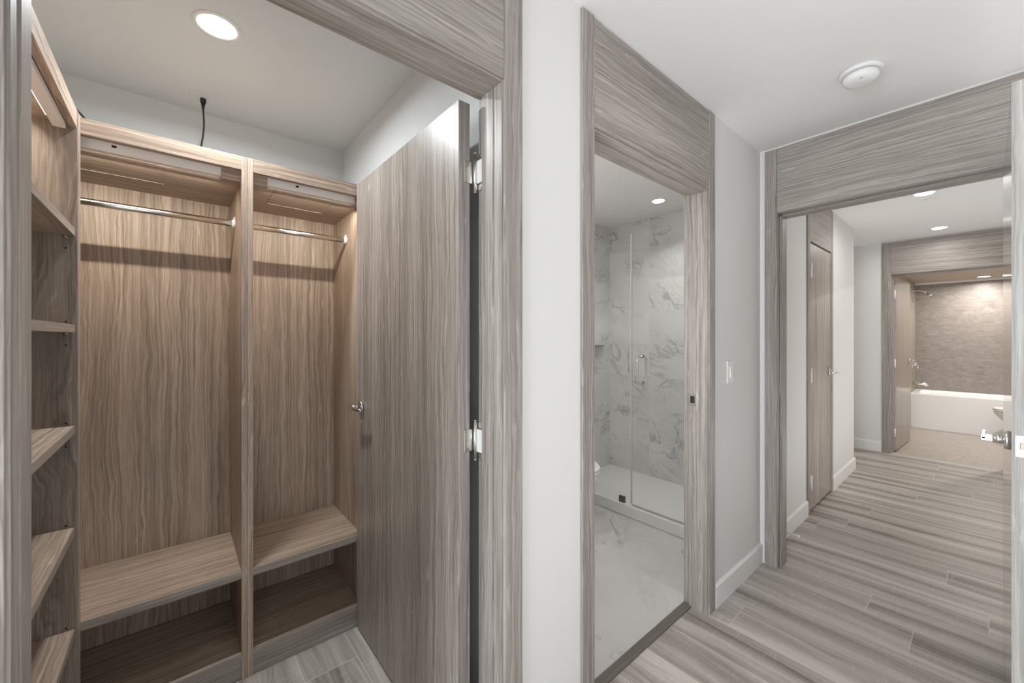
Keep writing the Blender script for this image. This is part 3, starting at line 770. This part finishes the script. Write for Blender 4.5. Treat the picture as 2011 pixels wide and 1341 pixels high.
# fixed pane (left) and hinged pane (right, with the handle)
t = thing('shower_screen', 'fixed clear glass shower pane, left of the glass joint', 'shower screen', (GX, 2.08, 0.085))
part(M().box((GX-0.004, 1.712, 0.0875), (GX+0.004, BY1-0.002, 2.108), 0.0008), 'glass_pane', GLASS, t)
part(M().box((GX-0.0075, 1.762, 0.0855), (GX+0.0075, 1.812, 0.132), 0.0015), 'glass_clamp', DARKMET, t, 'small dark square clamp at the bottom of the pane')
t = thing('shower_door', 'clear glass shower door with a chrome loop handle', 'shower door', (GX, 1.35, 0.085))
part(M().box((GX-0.004, YI+0.02, 0.097), (GX+0.004, 1.700, 2.108), 0.0008), 'glass_pane', GLASS, t)
part(M().box((GX-0.005, YI+0.02, 0.0865), (GX+0.005, 1.700, 0.0968), 0.0008), 'door_sweep', plain('sweep_grey', (0.45, 0.44, 0.43), 0.3), t, 'grey sweep along the bottom of the glass door')
part(M().box((GX-0.005, 1.7015, 0.097), (GX+0.005, 1.7105, 2.108), 0.0008), 'edge_seal', plain('seal_clear', (0.55, 0.55, 0.54), 0.2), t, 'vertical seal at the glass joint')
def dhandle(sg):
    m = M(); y = 1.619; z0, z1 = 1.005, 1.198; r = 0.0095; off = 0.055; pts = []
    x0 = GX+sg*0.005
    pts.append((x0, y, z1))
    for k in range(7):
        a = math.radians(90*k/6); pts.append((x0+sg*(off-0.03+0.03*math.sin(a)), y, z1-0.03+0.03*math.cos(a)))
    for k in range(7):
        a = math.radians(90*k/6); pts.append((x0+sg*(off-0.03+0.03*math.cos(a)), y, z0+0.03-0.03*math.sin(a)))
    pts.append((x0, y, z0))
    m.tube(pts, r, 14)
    for z in (z0, z1): m.lathe((x0, y, z), 'X', [(0, 0.013), (sg*0.006, 0.013)], 18)
    return m
part(dhandle(-1), 'handle', CHROME, t, 'chrome loop handle outside')
part(dhandle(1), 'handle', CHROME, t, 'chrome loop handle inside')

# toilets
def toilet(label, cx, cy, rot):
    """bowl points to local -Y; (cx,cy) is the centre of the bowl"""
    t = thing('toilet', label, 'toilet', (cx, cy, 0)); t.rotation_euler = (0, 0, rot)
    def ell(w, l0, l1, z, yo=0.0, n=36):
        out = []
        for k in range(n):
            a = 2*PI*k/n; x = w*math.cos(a); y = math.sin(a)
            out.append((x, yo+(l1*y if y > 0 else l0*y), z))
        return out
    def add(m, name, mat, p=t):
        return m.build(name, mat, p)
    m = M(); m.loft([ell(0.105, 0.17, 0.22, 0.0, 0.06), ell(0.11, 0.17, 0.23, 0.05, 0.06), ell(0.105, 0.16, 0.22, 0.16, 0.06), ell(0.15, 0.22, 0.22, 0.27, 0.02), ell(0.18, 0.275, 0.20, 0.36, 0.0), ell(0.183, 0.28, 0.20, 0.395, 0.0)])
    add(m, 'bowl', PORC)
    m = M(); m.loft([ell(0.186, 0.285, 0.20, 0.397), ell(0.188, 0.288, 0.20, 0.405), ell(0.185, 0.284, 0.20, 0.416)]); s_ = add(m, 'seat', PORC)
    m = M(); m.loft([ell(0.186, 0.286, 0.20, 0.418), ell(0.186, 0.287, 0.20, 0.430), ell(0.175, 0.27, 0.19, 0.438)]); add(m, 'lid', PORC)
    m = M(); m.box((-0.19, 0.215, 0.36), (0.19, 0.40, 0.72), 0.02); k = add(m, 'tank', PORC)
    m = M(); m.box((-0.2, 0.205, 0.722), (0.2, 0.408, 0.752), 0.01); o = m.build('tank_lid', PORC, k)
    m = M(); m.tube([(-0.14, 0.215, 0.66), (-0.14, 0.195, 0.66), (-0.09, 0.19, 0.655)], 0.006, 10); o = m.build('flush_lever', CHROME, k)
    m = M(); m.box((-0.1, 0.16, 0.0), (0.1, 0.36, 0.358), 0.02); add(m, 'trapway', PORC)
    return t
toilet('white toilet in the shower room, barely showing past the left casing', 2.190, 1.992, 0)
toilet('white toilet in the tub room, partly hidden by the door at the right', 8.06, -0.335, PI)

# ================================================================== TUB ROOM
TX0, TX1, TZ = 8.385, 9.139, 0.505
ty0, ty1 = -0.83, TYL-0.001
m = M()
cx, cy = (TX0+TX1)/2, (ty0+ty1)/2; wx, wy = TX1-TX0, ty1-ty0
rings = [rrect(cx, cy, wx, wy, 0.01, 0.0), rrect(cx, cy, wx, wy, 0.01, TZ-0.03), rrect(cx, cy, wx+0.0, wy, 0.012, TZ-0.006), rrect(cx, cy, wx-0.012, wy-0.012, 0.012, TZ),
         rrect(cx, cy, wx-0.12, wy-0.14, 0.09, TZ), rrect(cx, cy, wx-0.15, wy-0.18, 0.09, TZ-0.03), rrect(cx, cy, wx-0.24, wy-0.34, 0.09, 0.14), rrect(cx, cy, wx-0.34, wy-0.5, 0.08, 0.12)]
m.loft(rings, smooth=False)
solo(m, 'bathtub', TUBM, 'white alcove bathtub below the beige stone wall', 'bathtub')
t = thing('wall_shower', 'chrome shower head on an arm above the tub', 'shower head', (8.72, TYL, 2.02))
m = M(); m.tube([(8.72, TYL-0.001, 2.05), (8.72, TYL-0.06, 2.055), (8.72, TYL-0.13, 2.03), (8.72, TYL-0.155, 2.00)], 0.009, 12)
m.lathe((8.72, TYL-0.0005, 2.05), 'Y', [(0, 0.028), (-0.006, 0.026)], 20); part(m, 'arm', CHROME, t)
m = M(); a0 = Vector((8.72, TYL-0.150, 2.01)); dn = Vector((0, -0.45, -0.89)).normalized()
m.tube([a0, a0+dn*0.02, a0+dn*0.05, a0+dn*0.062], [0.012, 0.016, 0.042, 0.042], 24); part(m, 'head', NICKEL, t)
t = thing('tub_valve', 'chrome lever valve on the tub alcove wall', 'valve', (8.72, TYL, 0.92))
part(M().lathe((8.72, TYL-0.0005, 0.93), 'Y', [(0, 0.08), (-0.006, 0.078), (-0.010, 0.05), (-0.04, 0.024), (-0.05, 0.022)], 30), 'plate', CHROME, t)
part(M().tube([(8.72, TYL-0.045, 0.93), (8.70, TYL-0.06, 0.90), (8.66, TYL-0.065, 0.865)], [0.010, 0.009, 0.007], 12), 'lever', CHROME, t)
t = thing('tub_spout', 'chrome tub spout low on the alcove wall', 'spout', (8.72, TYL, 0.62))
part(M().tube([(8.72, TYL-0.001, 0.63), (8.72, TYL-0.10, 0.63), (8.72, TYL-0.15, 0.62), (8.72, TYL-0.162, 0.60)], [0.024, 0.022, 0.021, 0.018], 18), 'body', CHROME, t)
part(M().tube([(8.72, TYL-0.13, 0.645), (8.72, TYL-0.13, 0.665)], 0.005, 10), 'diverter', CHROME, t)
